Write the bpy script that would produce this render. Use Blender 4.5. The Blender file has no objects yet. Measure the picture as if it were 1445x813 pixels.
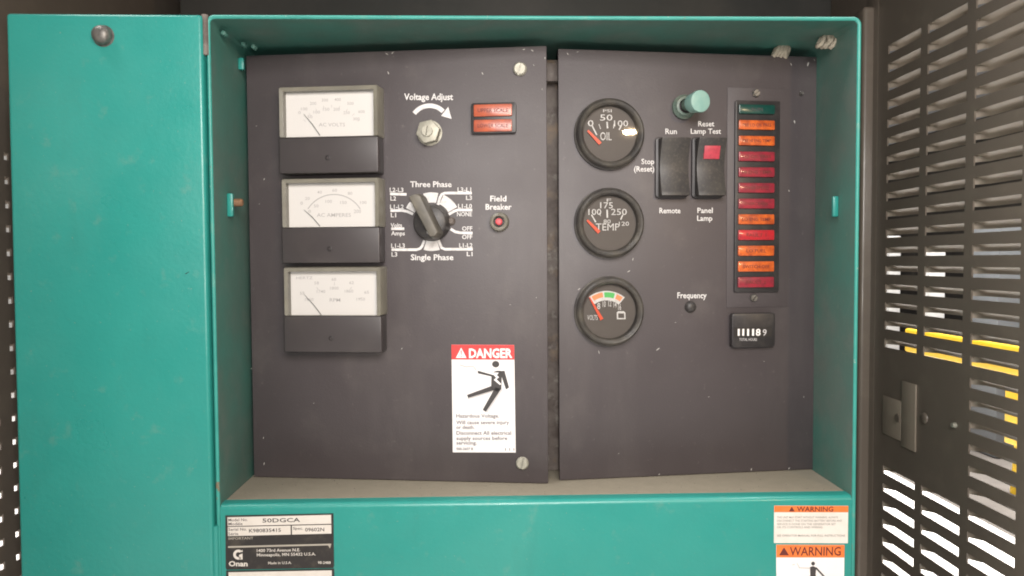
import bpy, bmesh, math, random
from mathutils import Vector, Matrix
random.seed(7)
S = bpy.context.scene
C = S.collection
# ------------------------------------------------------------------ camera
FPX, CX, CY = 1044.0, 722.5, 406.5          # focal length and centre of a 1445 x 813 frame
CAM = Vector((-0.03531, -0.55433, 0.18244))
YAW, PITCH, ROLL = 0.02726, -0.03760, -0.00573
_f = Vector((math.sin(YAW)*math.cos(PITCH), math.cos(YAW)*math.cos(PITCH), math.sin(PITCH)))
_r = Vector((math.cos(YAW), -math.sin(YAW), 0)); _u = _r.cross(_f)
RT = math.cos(ROLL)*_r + math.sin(ROLL)*_u
UP = -math.sin(ROLL)*_r + math.cos(ROLL)*_u
FW = _f
cd = bpy.data.cameras.new('camera'); cam = bpy.data.objects.new('camera', cd); C.objects.link(cam)
cd.sensor_fit = 'HORIZONTAL'; cd.sensor_width = 36; cd.lens = FPX*36/1445
cd.clip_start = 0.01; cd.clip_end = 200
cam.matrix_world = Matrix(((RT.x, UP.x, -FW.x, CAM.x), (RT.y, UP.y, -FW.y, CAM.y), (RT.z, UP.z, -FW.z, CAM.z), (0, 0, 0, 1)))
S.camera = cam
# ------------------------------------------------------------------ light
w = bpy.data.worlds.new('World'); S.world = w; w.use_nodes = True
bg = w.node_tree.nodes['Background']; bg.inputs[0].default_value = (1.0, 0.97, 0.93, 1); bg.inputs[1].default_value = 0.13
def area(name, loc, target, sx, sy, power, col):
    l = bpy.data.lights.new(name, 'AREA'); l.shape = 'RECTANGLE'; l.size = sx; l.size_y = sy; l.energy = power; l.color = col
    o = bpy.data.objects.new(name, l); C.objects.link(o); o.location = loc
    o.rotation_euler = (Vector(target)-Vector(loc)).to_track_quat('-Z', 'Y').to_euler(); return o
area('work_light', (0.03, -0.80, 0.52), (0.0, 0.05, 0.20), 0.44, 0.28, 8.4, (1.0, 0.95, 0.91))
area('warm_lamp', (0.755, -1.50, 0.573), (0.07, 0.05, 0.28), 0.072, 0.026, 5.2, (1.0, 0.72, 0.42)).data.shape = 'ELLIPSE'
area('phone_flash', (CAM.x+0.02, CAM.y-0.01, CAM.z+0.015), (0.0, 0.05, 0.18), 0.012, 0.012, 1.45, (1.0, 0.95, 0.9))
# daylight lying on the ground outside the two enclosure walls
for nm_, x_ in (('outdoor_light_right', 3.0), ('outdoor_light_left', -3.0)):
    o_ = area(nm_, (x_, 1.5, 3.6), (x_, 1.5, -1.0), 3.4, 6.5, 580, (1.0, 0.97, 0.94)); o_.data.spread = math.radians(70 if x_ > 0 else 125)
S.view_settings.view_transform = 'Standard'; S.view_settings.look = 'None'
S.view_settings.exposure = 0.0; S.view_settings.gamma = 1.0; S.view_settings.use_curve_mapping = False
S.render.engine = 'CYCLES'; S.cycles.use_denoising = True; S.cycles.max_bounces = 8
S.cycles.transparent_max_bounces = 12; S.cycles.caustics_reflective = False; S.cycles.caustics_refractive = False
S.render.filter_size = 1.9; S.cycles.filter_width = 1.9

# ------------------------------------------------------------------ helpers
def ray(px, py): return FW + (px-CX)/FPX*RT - (py-CY)/FPX*UP
def at(px, py, Y):
    d = ray(px, py); return CAM + d*((Y-CAM.y)/d.y)
def atX(px, py, X):
    d = ray(px, py); return CAM + d*((X-CAM.x)/d.x)
class Frame:                                  # a vertical sheet: local x along it, local y into it, local z up
    def __init__(s, O, E):
        s.O = Vector(O); e = Vector(E)-s.O; e.z = 0; s.len = e.length; s.ex = e.normalized(); s.ey = Vector((-s.ex.y, s.ex.x, 0)); s.a = math.atan2(s.ex.y, s.ex.x)
    def p(s, px, py, off=0.0):
        d = ray(px, py); t = (-off-(CAM-s.O).dot(s.ey))/d.dot(s.ey); q = CAM+d*t-s.O
        return (q.dot(s.ex), q.z)
def empty(name, loc, rz=0.0):
    o = bpy.data.objects.new(name, None); C.objects.link(o); o.location = loc; o.rotation_euler = (0, 0, rz); o.empty_display_size = 0.02; return o
def tag(o, label=None, cat=None, group=None, kind=None):
    for k, v in (('label', label), ('category', cat), ('group', group), ('kind', kind)):
        if v: o[k] = v
    return o
_tc = {}
def glyphs(s, bold):
    k = (s, bold)
    if k in _tc: return _tc[k]
    cu = bpy.data.curves.new('t', 'FONT'); cu.body = s; cu.size = 1; cu.resolution_u = 2; cu.offset = bold; cu.fill_mode = 'FRONT'
    ob = bpy.data.objects.new('t', cu); C.objects.link(ob)
    me = bpy.data.meshes.new_from_object(ob.evaluated_get(bpy.context.evaluated_depsgraph_get()))
    v = [(a.co.x, a.co.y) for a in me.vertices]; f = [tuple(p.vertices) for p in me.polygons]
    bpy.data.objects.remove(ob); bpy.data.curves.remove(cu); bpy.data.meshes.remove(me)
    _tc[k] = (v, f); return _tc[k]
class MB:
    def __init__(s): s.v = []; s.f = []
    def add(s, vs, fs):
        n = len(s.v); s.v += [tuple(a) for a in vs]; s.f += [tuple(i+n for i in q) for q in fs]; return s
    def box(s, x0, x1, y0, y1, z0, z1):
        return s.add([(x, y, z) for z in (z0, z1) for y in (y0, y1) for x in (x0, x1)],
                     [(0, 2, 3, 1), (4, 5, 7, 6), (0, 1, 5, 4), (2, 6, 7, 3), (0, 4, 6, 2), (1, 3, 7, 5)])
    def prism(s, P, y0, y1, Q=None):          # polygon in xz from depth y0 (front) to y1; Q = other outline at the back
        Q = Q or P; n = len(P)
        return s.add([(x, y0, z) for x, z in P]+[(x, y1, z) for x, z in Q],
                     [tuple(range(n)), tuple(range(2*n-1, n-1, -1))]+[(i, (i+1) % n, n+(i+1) % n, n+i) for i in range(n)])
    def xprism(s, P, x0, x1):                 # polygon in yz extruded along x
        n = len(P)
        return s.add([(x0, y, z) for y, z in P]+[(x1, y, z) for y, z in P],
                     [tuple(range(n)), tuple(range(2*n-1, n-1, -1))]+[(i, (i+1) % n, n+(i+1) % n, n+i) for i in range(n)])
    def flat(s, P, y): return s.add([(x, y, z) for x, z in P], [tuple(range(len(P)))])
    def ring(s, P, Q, y0, y1=None):           # band between two outlines with the same number of points
        n = len(P); y1 = y0 if y1 is None else y1
        return s.add([(x, y0, z) for x, z in P]+[(x, y1, z) for x, z in Q], [(i, (i+1) % n, n+(i+1) % n, n+i) for i in range(n)])
    def lathe(s, cx, cz, prof, n=40):
        vs = []; fs = []
        for r, y in prof:
            for i in range(n):
                a = 2*math.pi*i/n; vs.append((cx+r*math.cos(a), y, cz+r*math.sin(a)))
        for k in range(len(prof)-1):
            for i in range(n):
                j = (i+1) % n; fs.append((k*n+i, k*n+j, (k+1)*n+j, (k+1)*n+i))
        if prof[0][0] > 0 and prof[0][0] < 1e-4*0+1e9 and getattr(s, 'cap0', False): fs.append(tuple(range(n)))
        return s.add(vs, fs)
    def disc(s, cx, cz, r, y, n=32): return s.flat([(cx+r*math.cos(2*math.pi*i/n), cz+r*math.sin(2*math.pi*i/n)) for i in range(n)], y)
    def ribbon(s, pts, wd, y):
        n = len(pts); L = []; Rr = []
        for i, (x, z) in enumerate(pts):
            a = pts[max(i-1, 0)]; b = pts[min(i+1, n-1)]; dx, dz = b[0]-a[0], b[1]-a[1]; l = math.hypot(dx, dz) or 1
            nx, nz = -dz/l*wd/2, dx/l*wd/2; L.append((x+nx, z+nz)); Rr.append((x-nx, z-nz))
        return s.add([(x, y, z) for x, z in L]+[(x, y, z) for x, z in Rr], [(i, i+1, n+i+1, n+i) for i in range(n-1)])
    def tube(s, pts, r, n=8):
        pts = [Vector(p) for p in pts]; vs = []; fs = []; m = len(pts)
        for i, p in enumerate(pts):
            t = (pts[min(i+1, m-1)]-pts[max(i-1, 0)]).normalized(); a = t.orthogonal().normalized(); b = t.cross(a)
            rr = r[i] if isinstance(r, (list, tuple)) else r
            for k in range(n):
                q = 2*math.pi*k/n; vs.append(p+rr*(math.cos(q)*a+math.sin(q)*b))
        # keep the rings aligned
        for i in range(m-1):
            o = min(range(n), key=lambda k: (vs[(i+1)*n+k]-vs[i*n]).length)
            rg = vs[(i+1)*n:(i+2)*n]; vs[(i+1)*n:(i+2)*n] = rg[o:]+rg[:o]
            for k in range(n): fs.append((i*n+k, i*n+(k+1) % n, (i+1)*n+(k+1) % n, (i+1)*n+k))
        fs += [tuple(range(n)), tuple(range((m-1)*n, m*n))]
        return s.add(vs, fs)
    def text(s, t, F, x0, x1, yb, cap, off=0.0002, bold=0.012, yb1=None, base=0.0):
        """lettering between pixel columns x0 and x1 standing on pixel row yb, laid flat on frame F"""
        v, f = glyphs(t, bold)
        if not v: return s
        a = min(q[0] for q in v); b = max(q[0] for q in v)
        p0 = Vector(F.p(x0, yb, base)); p1 = Vector(F.p(x1, yb if yb1 is None else yb1, base)); pt = Vector(F.p(x0, yb-cap, base))
        ux = (p1-p0)/(b-a); uz = Vector((-ux.y, ux.x)).normalized()*((pt-p0).length/0.70)
        return s.add([(p0.x+(q[0]-a)*ux.x+q[1]*uz.x, -off, p0.y+(q[0]-a)*ux.y+q[1]*uz.y) for q in v], f)
    def build(s, name, mat, parent=None, bevel=0.0, seg=2, smooth=40, loc=None):
        me = bpy.data.meshes.new(name); me.from_pydata(s.v, [], s.f)
        bm = bmesh.new(); bm.from_mesh(me); bmesh.ops.remove_doubles(bm, verts=bm.verts, dist=1e-6)
        if bevel:
            bmesh.ops.recalc_face_normals(bm, faces=bm.faces)
            ed = [e for e in bm.edges if len(e.link_faces) == 2 and e.calc_face_angle(0) > math.radians(28)]
            bmesh.ops.bevel(bm, geom=ed, offset=bevel, offset_type='OFFSET', segments=seg, profile=0.5, affect='EDGES', clamp_overlap=True)
        bmesh.ops.recalc_face_normals(bm, faces=bm.faces); bm.to_mesh(me); bm.free()
        if smooth:
            me.shade_smooth(); me.set_sharp_from_angle(angle=math.radians(smooth))
        me.materials.append(mat); o = bpy.data.objects.new(name, me); C.objects.link(o)
        if parent: o.parent = parent
        if loc: o.location = loc
        return o
def rrect(x0, x1, z0, z1, r, n=4, only=None):
    P = []
    for k, (cx, cz, a0) in enumerate(((x1-r, z1-r, 0), (x0+r, z1-r, 90), (x0+r, z0+r, 180), (x1-r, z0+r, 270))):
        for i in range(n+1):
            a = math.radians(a0+90*i/n); P.append((cx+r*math.cos(a), cz+r*math.sin(a)))
    return P

# ------------------------------------------------------------------ materials
def mat(name, col, rough=0.5, metal=0.0, spec=0.5, coat=0.0, noise=None, dust=None, bump=None, emit=None, rvar=0.0):
    """noise=(colour2, scale, lo, hi); dust=(colour, scale, lo, hi, amount); bump=(scale, strength)"""
    m = bpy.data.materials.new(name); m.use_nodes = True; nt = m.node_tree; N = nt.nodes; L = nt.links
    b = N['Principled BSDF']; b.inputs['Base Color'].default_value = (*col, 1); b.inputs['Roughness'].default_value = rough
    b.inputs['Metallic'].default_value = metal; b.inputs['Specular IOR Level'].default_value = spec
    b.inputs['Coat Weight'].default_value = coat; b.inputs['Coat Roughness'].default_value = 0.12
    geo = N.new('ShaderNodeNewGeometry'); out = None
    def layer(prev, c2, scale, lo, hi, amt, detail=6, stretch=None):
        vec = geo.outputs['Position']
        if stretch:
            mp = N.new('ShaderNodeMapping'); mp.inputs['Scale'].default_value = stretch; L.new(vec, mp.inputs['Vector']); vec = mp.outputs[0]
        t = N.new('ShaderNodeTexNoise'); t.inputs['Scale'].default_value = scale; t.inputs['Detail'].default_value = detail; t.inputs['Roughness'].default_value = 0.62
        L.new(vec, t.inputs['Vector'])
        r = N.new('ShaderNodeMapRange'); r.inputs['From Min'].default_value = lo; r.inputs['From Max'].default_value = hi; r.inputs['To Max'].default_value = amt
        L.new(t.outputs['Fac'], r.inputs['Value'])
        x = N.new('ShaderNodeMix'); x.data_type = 'RGBA'; L.new(r.outputs[0], x.inputs['Factor'])
        if prev: L.new(prev, x.inputs['A'])
        else: x.inputs['A'].default_value = (*col, 1)
        x.inputs['B'].default_value = (*c2, 1); return x.outputs['Result'], r.outputs[0]
    if noise: out, _ = layer(out, noise[0], noise[1], noise[2], noise[3], 1.0)
    if dust:
        for d in (dust if isinstance(dust, list) else [dust]):
            out, fac = layer(out, d[0], d[1], d[2], d[3], d[4], 8, d[5] if len(d) > 5 else None)
    if out: L.new(out, b.inputs['Base Color'])
    if rvar:
        t = N.new('ShaderNodeTexNoise'); t.inputs['Scale'].default_value = 14; t.inputs['Detail'].default_value = 6; L.new(geo.outputs['Position'], t.inputs['Vector'])
        r = N.new('ShaderNodeMapRange'); r.inputs['From Min'].default_value = 0.3; r.inputs['From Max'].default_value = 0.7
        r.inputs['To Min'].default_value = max(rough-rvar, 0.05); r.inputs['To Max'].default_value = min(rough+rvar, 1); L.new(t.outputs['Fac'], r.inputs['Value']); L.new(r.outputs[0], b.inputs['Roughness'])
    prev = None
    for sc_, st_, *ds in ([bump] if isinstance(bump, tuple) else bump or []):
        t = N.new('ShaderNodeTexNoise'); t.inputs['Scale'].default_value = sc_; t.inputs['Detail'].default_value = 3; L.new(geo.outputs['Position'], t.inputs['Vector'])
        bp = N.new('ShaderNodeBump'); bp.inputs['Strength'].default_value = st_; bp.inputs['Distance'].default_value = ds[0] if ds else 0.001; L.new(t.outputs['Fac'], bp.inputs['Height'])
        if prev: L.new(prev, bp.inputs['Normal'])
        prev = bp.outputs[0]; L.new(prev, b.inputs['Normal'])
    if emit: b.inputs['Emission Color'].default_value = (*emit[0], 1); b.inputs['Emission Strength'].default_value = emit[1]
    return m
DUST = (0.36, 0.31, 0.23)
M = {}
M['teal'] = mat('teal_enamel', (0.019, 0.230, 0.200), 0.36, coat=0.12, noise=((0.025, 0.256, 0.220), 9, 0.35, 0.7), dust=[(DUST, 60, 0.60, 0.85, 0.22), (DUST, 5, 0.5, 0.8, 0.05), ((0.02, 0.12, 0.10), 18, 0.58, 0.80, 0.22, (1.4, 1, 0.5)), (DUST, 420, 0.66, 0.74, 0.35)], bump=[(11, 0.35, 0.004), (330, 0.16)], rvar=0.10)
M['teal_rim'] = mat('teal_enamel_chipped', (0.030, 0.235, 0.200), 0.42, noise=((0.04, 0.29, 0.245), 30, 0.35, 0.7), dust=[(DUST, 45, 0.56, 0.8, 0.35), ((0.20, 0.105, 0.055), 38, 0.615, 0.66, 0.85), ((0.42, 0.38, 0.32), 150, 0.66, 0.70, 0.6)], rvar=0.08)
M['teal_in'] = mat('teal_enamel_dusty_shaded', (0.028, 0.20, 0.16), 0.5, noise=((0.055, 0.16, 0.13), 14, 0.35, 0.7), dust=[((0.13, 0.12, 0.11), 9, 0.25, 0.70, 0.62), ((0.20, 0.19, 0.17), 35, 0.50, 0.8, 0.35), (DUST, 240, 0.62, 0.75, 0.25)], bump=(220, 0.12), rvar=0.08)  # inside paint: real grime, with shade put into the colour as well
M['panel'] = mat('panel_black_paint', (0.053, 0.043, 0.046), 0.51, spec=0.62, noise=((0.066, 0.055, 0.058), 7, 0.3, 0.7), dust=[((0.20, 0.18, 0.16), 26, 0.55, 0.85, 0.16), ((0.22, 0.20, 0.18), 9, 0.52, 0.80, 0.16, (1.6, 1.6, 0.35)), ((0.30, 0.27, 0.24), 190, 0.64, 0.80, 0.22)], bump=(700, 0.10), rvar=0.05)
M['black'] = mat('black_plastic', (0.024, 0.021, 0.022), 0.42, spec=0.5, dust=((0.22, 0.20, 0.17), 90, 0.5, 0.8, 0.12), rvar=0.05)
M['cover'] = mat('meter_cover_plastic', (0.050, 0.043, 0.044), 0.40, spec=0.5, dust=((0.22, 0.20, 0.17), 25, 0.5, 0.9, 0.12), rvar=0.05)
M['black_dusty'] = mat('dusty_black_plastic', (0.034, 0.031, 0.031), 0.45, dust=[((0.30, 0.27, 0.20), 40, 0.45, 0.85, 0.14), ((0.3, 0.27, 0.2), 500, 0.5, 0.75, 0.16)])
M['grip'] = mat('dusty_grip_plastic', (0.085, 0.078, 0.066), 0.5, dust=((0.34, 0.30, 0.23), 60, 0.40, 0.8, 0.35))
M['bezel'] = mat('gauge_bezel', (0.045, 0.041, 0.039), 0.40, dust=[((0.34, 0.30, 0.22), 70, 0.40, 0.75, 0.22)])
M['dial'] = mat('dial_face', (0.095, 0.080, 0.072), 0.6, dust=((0.2, 0.17, 0.14), 50, 0.4, 0.8, 0.12))  # base raised to carry the pale reflections of the gauge glass
M['clear'] = mat('yellowed_clear_plastic', (0.20, 0.188, 0.152), 0.28, spec=0.6, noise=((0.16, 0.15, 0.125), 60, 0.35, 0.65), dust=((0.2, 0.17, 0.12), 160, 0.5, 0.75, 0.35))
M['scale'] = mat('white_scale_card', (0.80, 0.775, 0.76), 0.6)
M['ink'] = mat('grey_ink', (0.49, 0.47, 0.47), 0.7)
M['ink_soft'] = mat('soft_grey_ink', (0.25, 0.235, 0.22), 0.7)
M['ink_dark'] = mat('black_ink', (0.05, 0.045, 0.045), 0.6)
M['print'] = mat('white_screen_print', (0.70, 0.68, 0.67), 0.55, dust=((0.25, 0.23, 0.22), 320, 0.48, 0.7, 0.45))
M['needle'] = mat('black_needle', (0.04, 0.04, 0.04), 0.4)
M['red_needle'] = mat('red_orange_needle', (0.80, 0.10, 0.045), 0.4)
M['zinc'] = mat('zinc_plate', (0.44, 0.425, 0.36), 0.55, metal=0.45, noise=((0.34, 0.325, 0.27), 300, 0.35, 0.7), rvar=0.1)
M['steel_dark'] = mat('dull_grey_steel', (0.20, 0.19, 0.175), 0.45, metal=0.6, noise=((0.10, 0.095, 0.09), 200, 0.4, 0.7))
M['orange_lens'] = mat('orange_lens', (0.62, 0.125, 0.020), 0.34, coat=0.3, noise=((0.33, 0.055, 0.014), 130, 0.36, 0.62))
M['salmon_lens'] = mat('faded_orange_lens', (0.46, 0.10, 0.042), 0.34, coat=0.3, noise=((0.32, 0.075, 0.045), 110, 0.38, 0.64))
M['crimson_lens'] = mat('crimson_lens', (0.29, 0.018, 0.034), 0.34, coat=0.3, noise=((0.17, 0.018, 0.030), 130, 0.38, 0.62))
M['red_lens'] = mat('red_lens', (0.46, 0.018, 0.024), 0.30, coat=0.3, noise=((0.30, 0.02, 0.03), 130, 0.4, 0.64))
M['green_lens'] = mat('dark_green_lens', (0.004, 0.045, 0.036), 0.3, coat=0.3)
M['red_window'] = mat('red_switch_window', (0.46, 0.050, 0.075), 0.4, noise=((0.34, 0.04, 0.06), 300, 0.4, 0.65))
M['breaker_red'] = mat('breaker_red', (0.62, 0.085, 0.10), 0.4)
M['button_green'] = mat('pale_green_button', (0.20, 0.36, 0.32), 0.45, noise=((0.26, 0.40, 0.35), 120, 0.4, 0.7))
M['button_dark'] = mat('dark_green_collar', (0.10, 0.14, 0.115), 0.45, dust=((0.4, 0.38, 0.3), 120, 0.45, 0.75, 0.4))
M['sticker'] = mat('white_vinyl', (0.80, 0.775, 0.77), 0.45, dust=((0.45, 0.40, 0.33), 60, 0.55, 0.85, 0.18))
M['sticker_dirty'] = mat('grubby_white_vinyl', (0.70, 0.66, 0.61), 0.5, dust=((0.42, 0.36, 0.26), 50, 0.48, 0.8, 0.35))
M['danger_red'] = mat('danger_red_ink', (0.66, 0.050, 0.050), 0.5)
M['warn_orange'] = mat('warning_orange_ink', (0.80, 0.195, 0.042), 0.5, noise=((0.72, 0.16, 0.035), 80, 0.4, 0.7))
M['maroon'] = mat('dark_maroon_ink', (0.12, 0.020, 0.016), 0.6)
M['plate_black'] = mat('nameplate_black', (0.022, 0.019, 0.018), 0.42, dust=((0.25, 0.21, 0.16), 90, 0.5, 0.8, 0.2))
M['plate_white'] = mat('nameplate_silver', (0.62, 0.58, 0.53), 0.45, dust=((0.42, 0.37, 0.30), 70, 0.45, 0.8, 0.3))
M['plate_grey'] = mat('nameplate_grey', (0.36, 0.33, 0.28), 0.5)
M['green_band'] = mat('green_ink', (0.10, 0.50, 0.13), 0.5)
M['orange_band'] = mat('orange_ink', (0.80, 0.30, 0.13), 0.5)
M['tan'] = mat('brown_enclosure_paint', (0.165, 0.136, 0.110), 0.34, coat=0.25, noise=((0.148, 0.123, 0.100), 6, 0.3, 0.7), dust=((0.30, 0.26, 0.20), 40, 0.5, 0.85, 0.25), rvar=0.06)
M['tan_lit'] = mat('brown_enclosure_paint_lit', (0.27, 0.225, 0.18), 0.5, dust=((0.34, 0.29, 0.22), 50, 0.45, 0.8, 0.35))  # the wall's brown lightened: light on the hoods put into the colour
M['dark'] = mat('dark_housing', (0.020, 0.021, 0.019), 0.6, noise=((0.035, 0.033, 0.03), 12, 0.4, 0.7))
M['rust'] = mat('rusty_dirty_steel', (0.16, 0.135, 0.12), 0.7, noise=((0.085, 0.066, 0.058), 60, 0.38, 0.62), dust=[((0.32, 0.22, 0.13), 45, 0.55, 0.75, 0.6), ((0.4, 0.38, 0.34), 110, 0.58, 0.75, 0.5)], bump=(160, 0.5))
M['rust_rod'] = mat('rusty_rod', (0.26, 0.13, 0.065), 0.7, noise=((0.16, 0.09, 0.05), 200, 0.4, 0.65))
M['cord'] = mat('grubby_cord', (0.44, 0.39, 0.31), 0.85, noise=((0.30, 0.26, 0.20), 260, 0.4, 0.65), bump=(900, 0.6))
M['chip'] = mat('bare_chip', (0.40, 0.385, 0.36), 0.5)
M['chip_dark'] = mat('dark_chip', (0.01, 0.01, 0.01), 0.6)
M['floor_out'] = mat('pale_concrete', (0.62, 0.60, 0.575), 0.8, noise=((0.52, 0.50, 0.48), 2.5, 0.35, 0.7), bump=(30, 0.3))
M['wall_out'] = mat('dark_building_cladding', (0.045, 0.040, 0.036), 0.7, noise=((0.075, 0.066, 0.058), 3, 0.4, 0.65))
M['asphalt'] = mat('brown_asphalt', (0.060, 0.052, 0.045), 0.85, noise=((0.085, 0.074, 0.064), 6, 0.35, 0.7), bump=(60, 0.4))
M['yellow'] = mat('safety_yellow_paint', (0.72, 0.46, 0.02), 0.45, noise=((0.60, 0.37, 0.02), 10, 0.4, 0.7))
M['white_out'] = mat('white_painted_timber', (0.75, 0.74, 0.72), 0.6)
M['grey_out'] = mat('grey_painted_steel', (0.17, 0.18, 0.19), 0.5)
# clear window: part mirror, part see-through
def glass_mat():
    m = bpy.data.materials.new('clear_window'); m.use_nodes = True; nt = m.node_tree; N = nt.nodes; L = nt.links; N.clear()
    o = N.new('ShaderNodeOutputMaterial'); t = N.new('ShaderNodeBsdfTransparent'); g = N.new('ShaderNodeBsdfGlossy'); g.inputs['Roughness'].default_value = 0.025
    t.inputs[0].default_value = (0.97, 0.97, 0.96, 1); f = N.new('ShaderNodeFresnel'); f.inputs['IOR'].default_value = 1.5
    x = N.new('ShaderNodeMixShader'); L.new(f.outputs[0], x.inputs[0]); L.new(t.outputs[0], x.inputs[1]); L.new(g.outputs[0], x.inputs[2]); L.new(x.outputs[0], o.inputs[0]); return m
M['glass'] = glass_mat()
# dusty floor: thick tan dust that thins out over the front lip (where hands wipe it)
def floor_mat():
    m = mat('dust_covered_floor', (0.03, 0.24, 0.19), 0.7, bump=(400, 0.4)); nt = m.node_tree; N = nt.nodes; L = nt.links; b = N['Principled BSDF']
    g = N.new('ShaderNodeNewGeometry'); sp = N.new('ShaderNodeSeparateXYZ'); L.new(g.outputs['Position'], sp.inputs[0])
    t = N.new('ShaderNodeTexNoise'); t.inputs['Scale'].default_value = 35; t.inputs['Detail'].default_value = 7; L.new(g.outputs['Position'], t.inputs['Vector'])
    a = N.new('ShaderNodeMath'); a.operation = 'MULTIPLY_ADD'; L.new(t.outputs['Fac'], a.inputs[0]); a.inputs[1].default_value = 0.016; L.new(sp.outputs['Y'], a.inputs[2])
    r = N.new('ShaderNodeMapRange'); r.inputs['From Min'].default_value = 0.0095; r.inputs['From Max'].default_value = 0.021; r.inputs['To Min'].default_value = 0.10; L.new(a.outputs[0], r.inputs['Value'])
    c = N.new('ShaderNodeMix'); c.data_type = 'RGBA'; t2 = N.new('ShaderNodeTexNoise'); t2.inputs['Scale'].default_value = 90; t2.inputs['Detail'].default_value = 8; L.new(g.outputs['Position'], t2.inputs['Vector'])
    L.new(t2.outputs['Fac'], c.inputs['Factor']); c.inputs['A'].default_value = (0.235, 0.208, 0.158, 1); c.inputs['B'].default_value = (0.190, 0.168, 0.128, 1)
    x = N.new('ShaderNodeMix'); x.data_type = 'RGBA'; L.new(r.outputs[0], x.inputs['Factor']); x.inputs['A'].default_value = (0.028, 0.25, 0.2, 1); L.new(c.outputs['Result'], x.inputs['B']); L.new(x.outputs['Result'], b.inputs['Base Color'])
    r2 = N.new('ShaderNodeMapRange'); L.new(r.outputs[0], r2.inputs['Value']); r2.inputs['To Min'].default_value = 0.35; r2.inputs['To Max'].default_value = 0.9; L.new(r2.outputs[0], b.inputs['Roughness'])
    return m
M['floor'] = floor_mat()

# ------------------------------------------------------------------ the place around the cabinet
XR, XL = CAM.x+0.45, CAM.x-0.45
g = MB().box(-6, 9, -5, 9, -1.02, -1.004).build('ground', M['asphalt'], smooth=0); tag(g, kind='structure')
pv = MB().box(-5.5, 2.16, -4, 8, -1.006, -1.0).build('pavement', M['floor_out'], smooth=0); tag(pv, kind='structure')
# louvred walls --------------------------------------------------------------
def louver_mesh(L, h, d, drop, sgn):
    """pressed hood outside the wall: opening looks down; origin at slot's bottom corner, y along slot"""
    mb = MB(); r = min(h*0.55, L*0.4); n = 4; vs = []; prof = [(0, h), (d*0.45, h-drop*0.22), (d*0.85, h-drop*0.62), (d, h-drop)]
    ins = [0, L*0.05+0.0004, L*0.10+0.0006, L*0.13+0.0008]
    for (x, z), i in zip(prof, ins): vs += [(sgn*x, i, z), (sgn*x, L-i, z)]
    fs = [(2*k, 2*k+1, 2*k+3, 2*k+2) for k in range(3)]
    for e in (0, 1): vs.append((0, e*L, h-drop)); vs.append((0, e*L, 0))
    fs += [(0, 2, 8), (2, 4, 8), (4, 6, 8), (1, 3, 10), (3, 5, 10), (5, 7, 10)]
    mb.add(vs, fs)
    for e in (0, 1):                           # rounded top corners of the slot
        cx = L-r if e else r; arc = [(cx+(1 if e else -1)*r*math.sin(math.radians(90*k/n)), h-r+r*math.cos(math.radians(90*k/n))) for k in range(n+1)]
        P = [(L if e else 0, h)]+arc; mb.add([(sgn*0.0004, y, z) for y, z in P], [tuple(range(len(P)))])
    o = mb.build('louver', M['tan_lit'], smooth=60); me = o.data; bpy.data.objects.remove(o); return me
def holed_wall(name, X, th, ys, zs, solid):
    """sheet in the plane x = X, from the grid lines ys, zs; solid(i, k) says which cells are metal"""
    mb = MB(); ny, nz = len(ys)-1, len(zs)-1
    S_ = [[solid(i, k) for k in range(nz)] for i in range(ny)]
    for i in range(ny):
        for k in range(nz):
            if not S_[i][k]: continue
            y0, y1, z0, z1 = ys[i], ys[i+1], zs[k], zs[k+1]
            for x in (X, X+th): mb.add([(x, y0, z0), (x, y1, z0), (x, y1, z1), (x, y0, z1)], [(0, 1, 2, 3)])
            for (di, dk, a, b) in ((-1, 0, (y0, z0), (y0, z1)), (1, 0, (y1, z0), (y1, z1)), (0, -1, (y0, z0), (y1, z0)), (0, 1, (y0, z1), (y1, z1))):
                ii, kk = i+di, k+dk
                if 0 <= ii < ny and 0 <= kk < nz and S_[ii][kk]: continue
                mb.add([(X, *a), (X, *b), (X+th, *b), (X+th, *a)], [(0, 1, 2, 3)])
    return mb.build(name, M['tan'], smooth=0)
def rows(pxx, y0, pitch, n, X, h):
    return [atX(pxx, y0+pitch*k, X).z-h/2 for k in range(n)]
# right wall
H1, L1 = 0.0098, 0.064
zr = rows(1280, 56.5, 27.12, 30, XR, H1)[::-1]; NR = len(zr)
cols = [(0.618+0.076*k-0.55433, 0.682+0.076*k-0.55433) for k in range(3)]     # nearest column first
ys = [-0.30]
for a, b in cols: ys += [a, b]
ys += [0.62]
zs = [-1.0]
for z in zr: zs += [z, z+H1]
zs += [0.62]
def slot(i, k):
    if i % 2 == 0 or k % 2 == 0: return False
    c = i//2; row = NR-1-k//2
    return not (c in (1, 2) and 17 <= row <= 22)
hy, hz = atX(1348, 600, XR).y, atX(1348, 600, XR).z
wallR = holed_wall('enclosure_wall', XR, 0.0016, ys, zs, lambda i, k: not slot(i, k))
rootR = empty('louvred_wall', (XR, 0.318, -1.0)); wallR.name = 'sheet'
def adopt(o, root):
    o.parent = root; o.matrix_parent_inverse = Matrix.Translation(-Vector(root.location))
adopt(wallR, rootR)
tag(rootR, 'brown louvred steel enclosure wall right of the teal cabinet', 'wall')
lm = louver_mesh(L1, H1, 0.0085, 0.0064, 1)
for i in range(len(ys)-1):
    for k in range(len(zs)-1):
        if slot(i, k):
            o = bpy.data.objects.new('louver', lm); C.objects.link(o); o.location = (XR+0.0016, ys[i], zs[k]); adopt(o, rootR)
# zinc stud standing in for a bright hole in the blank area
st = MB(); st.tube([(XR-0.0035, hy, hz), (XR+0.001, hy, hz)], [0.0022, 0.0030], 12)
adopt(st.build('hole_stud', M['zinc']), rootR)
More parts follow.
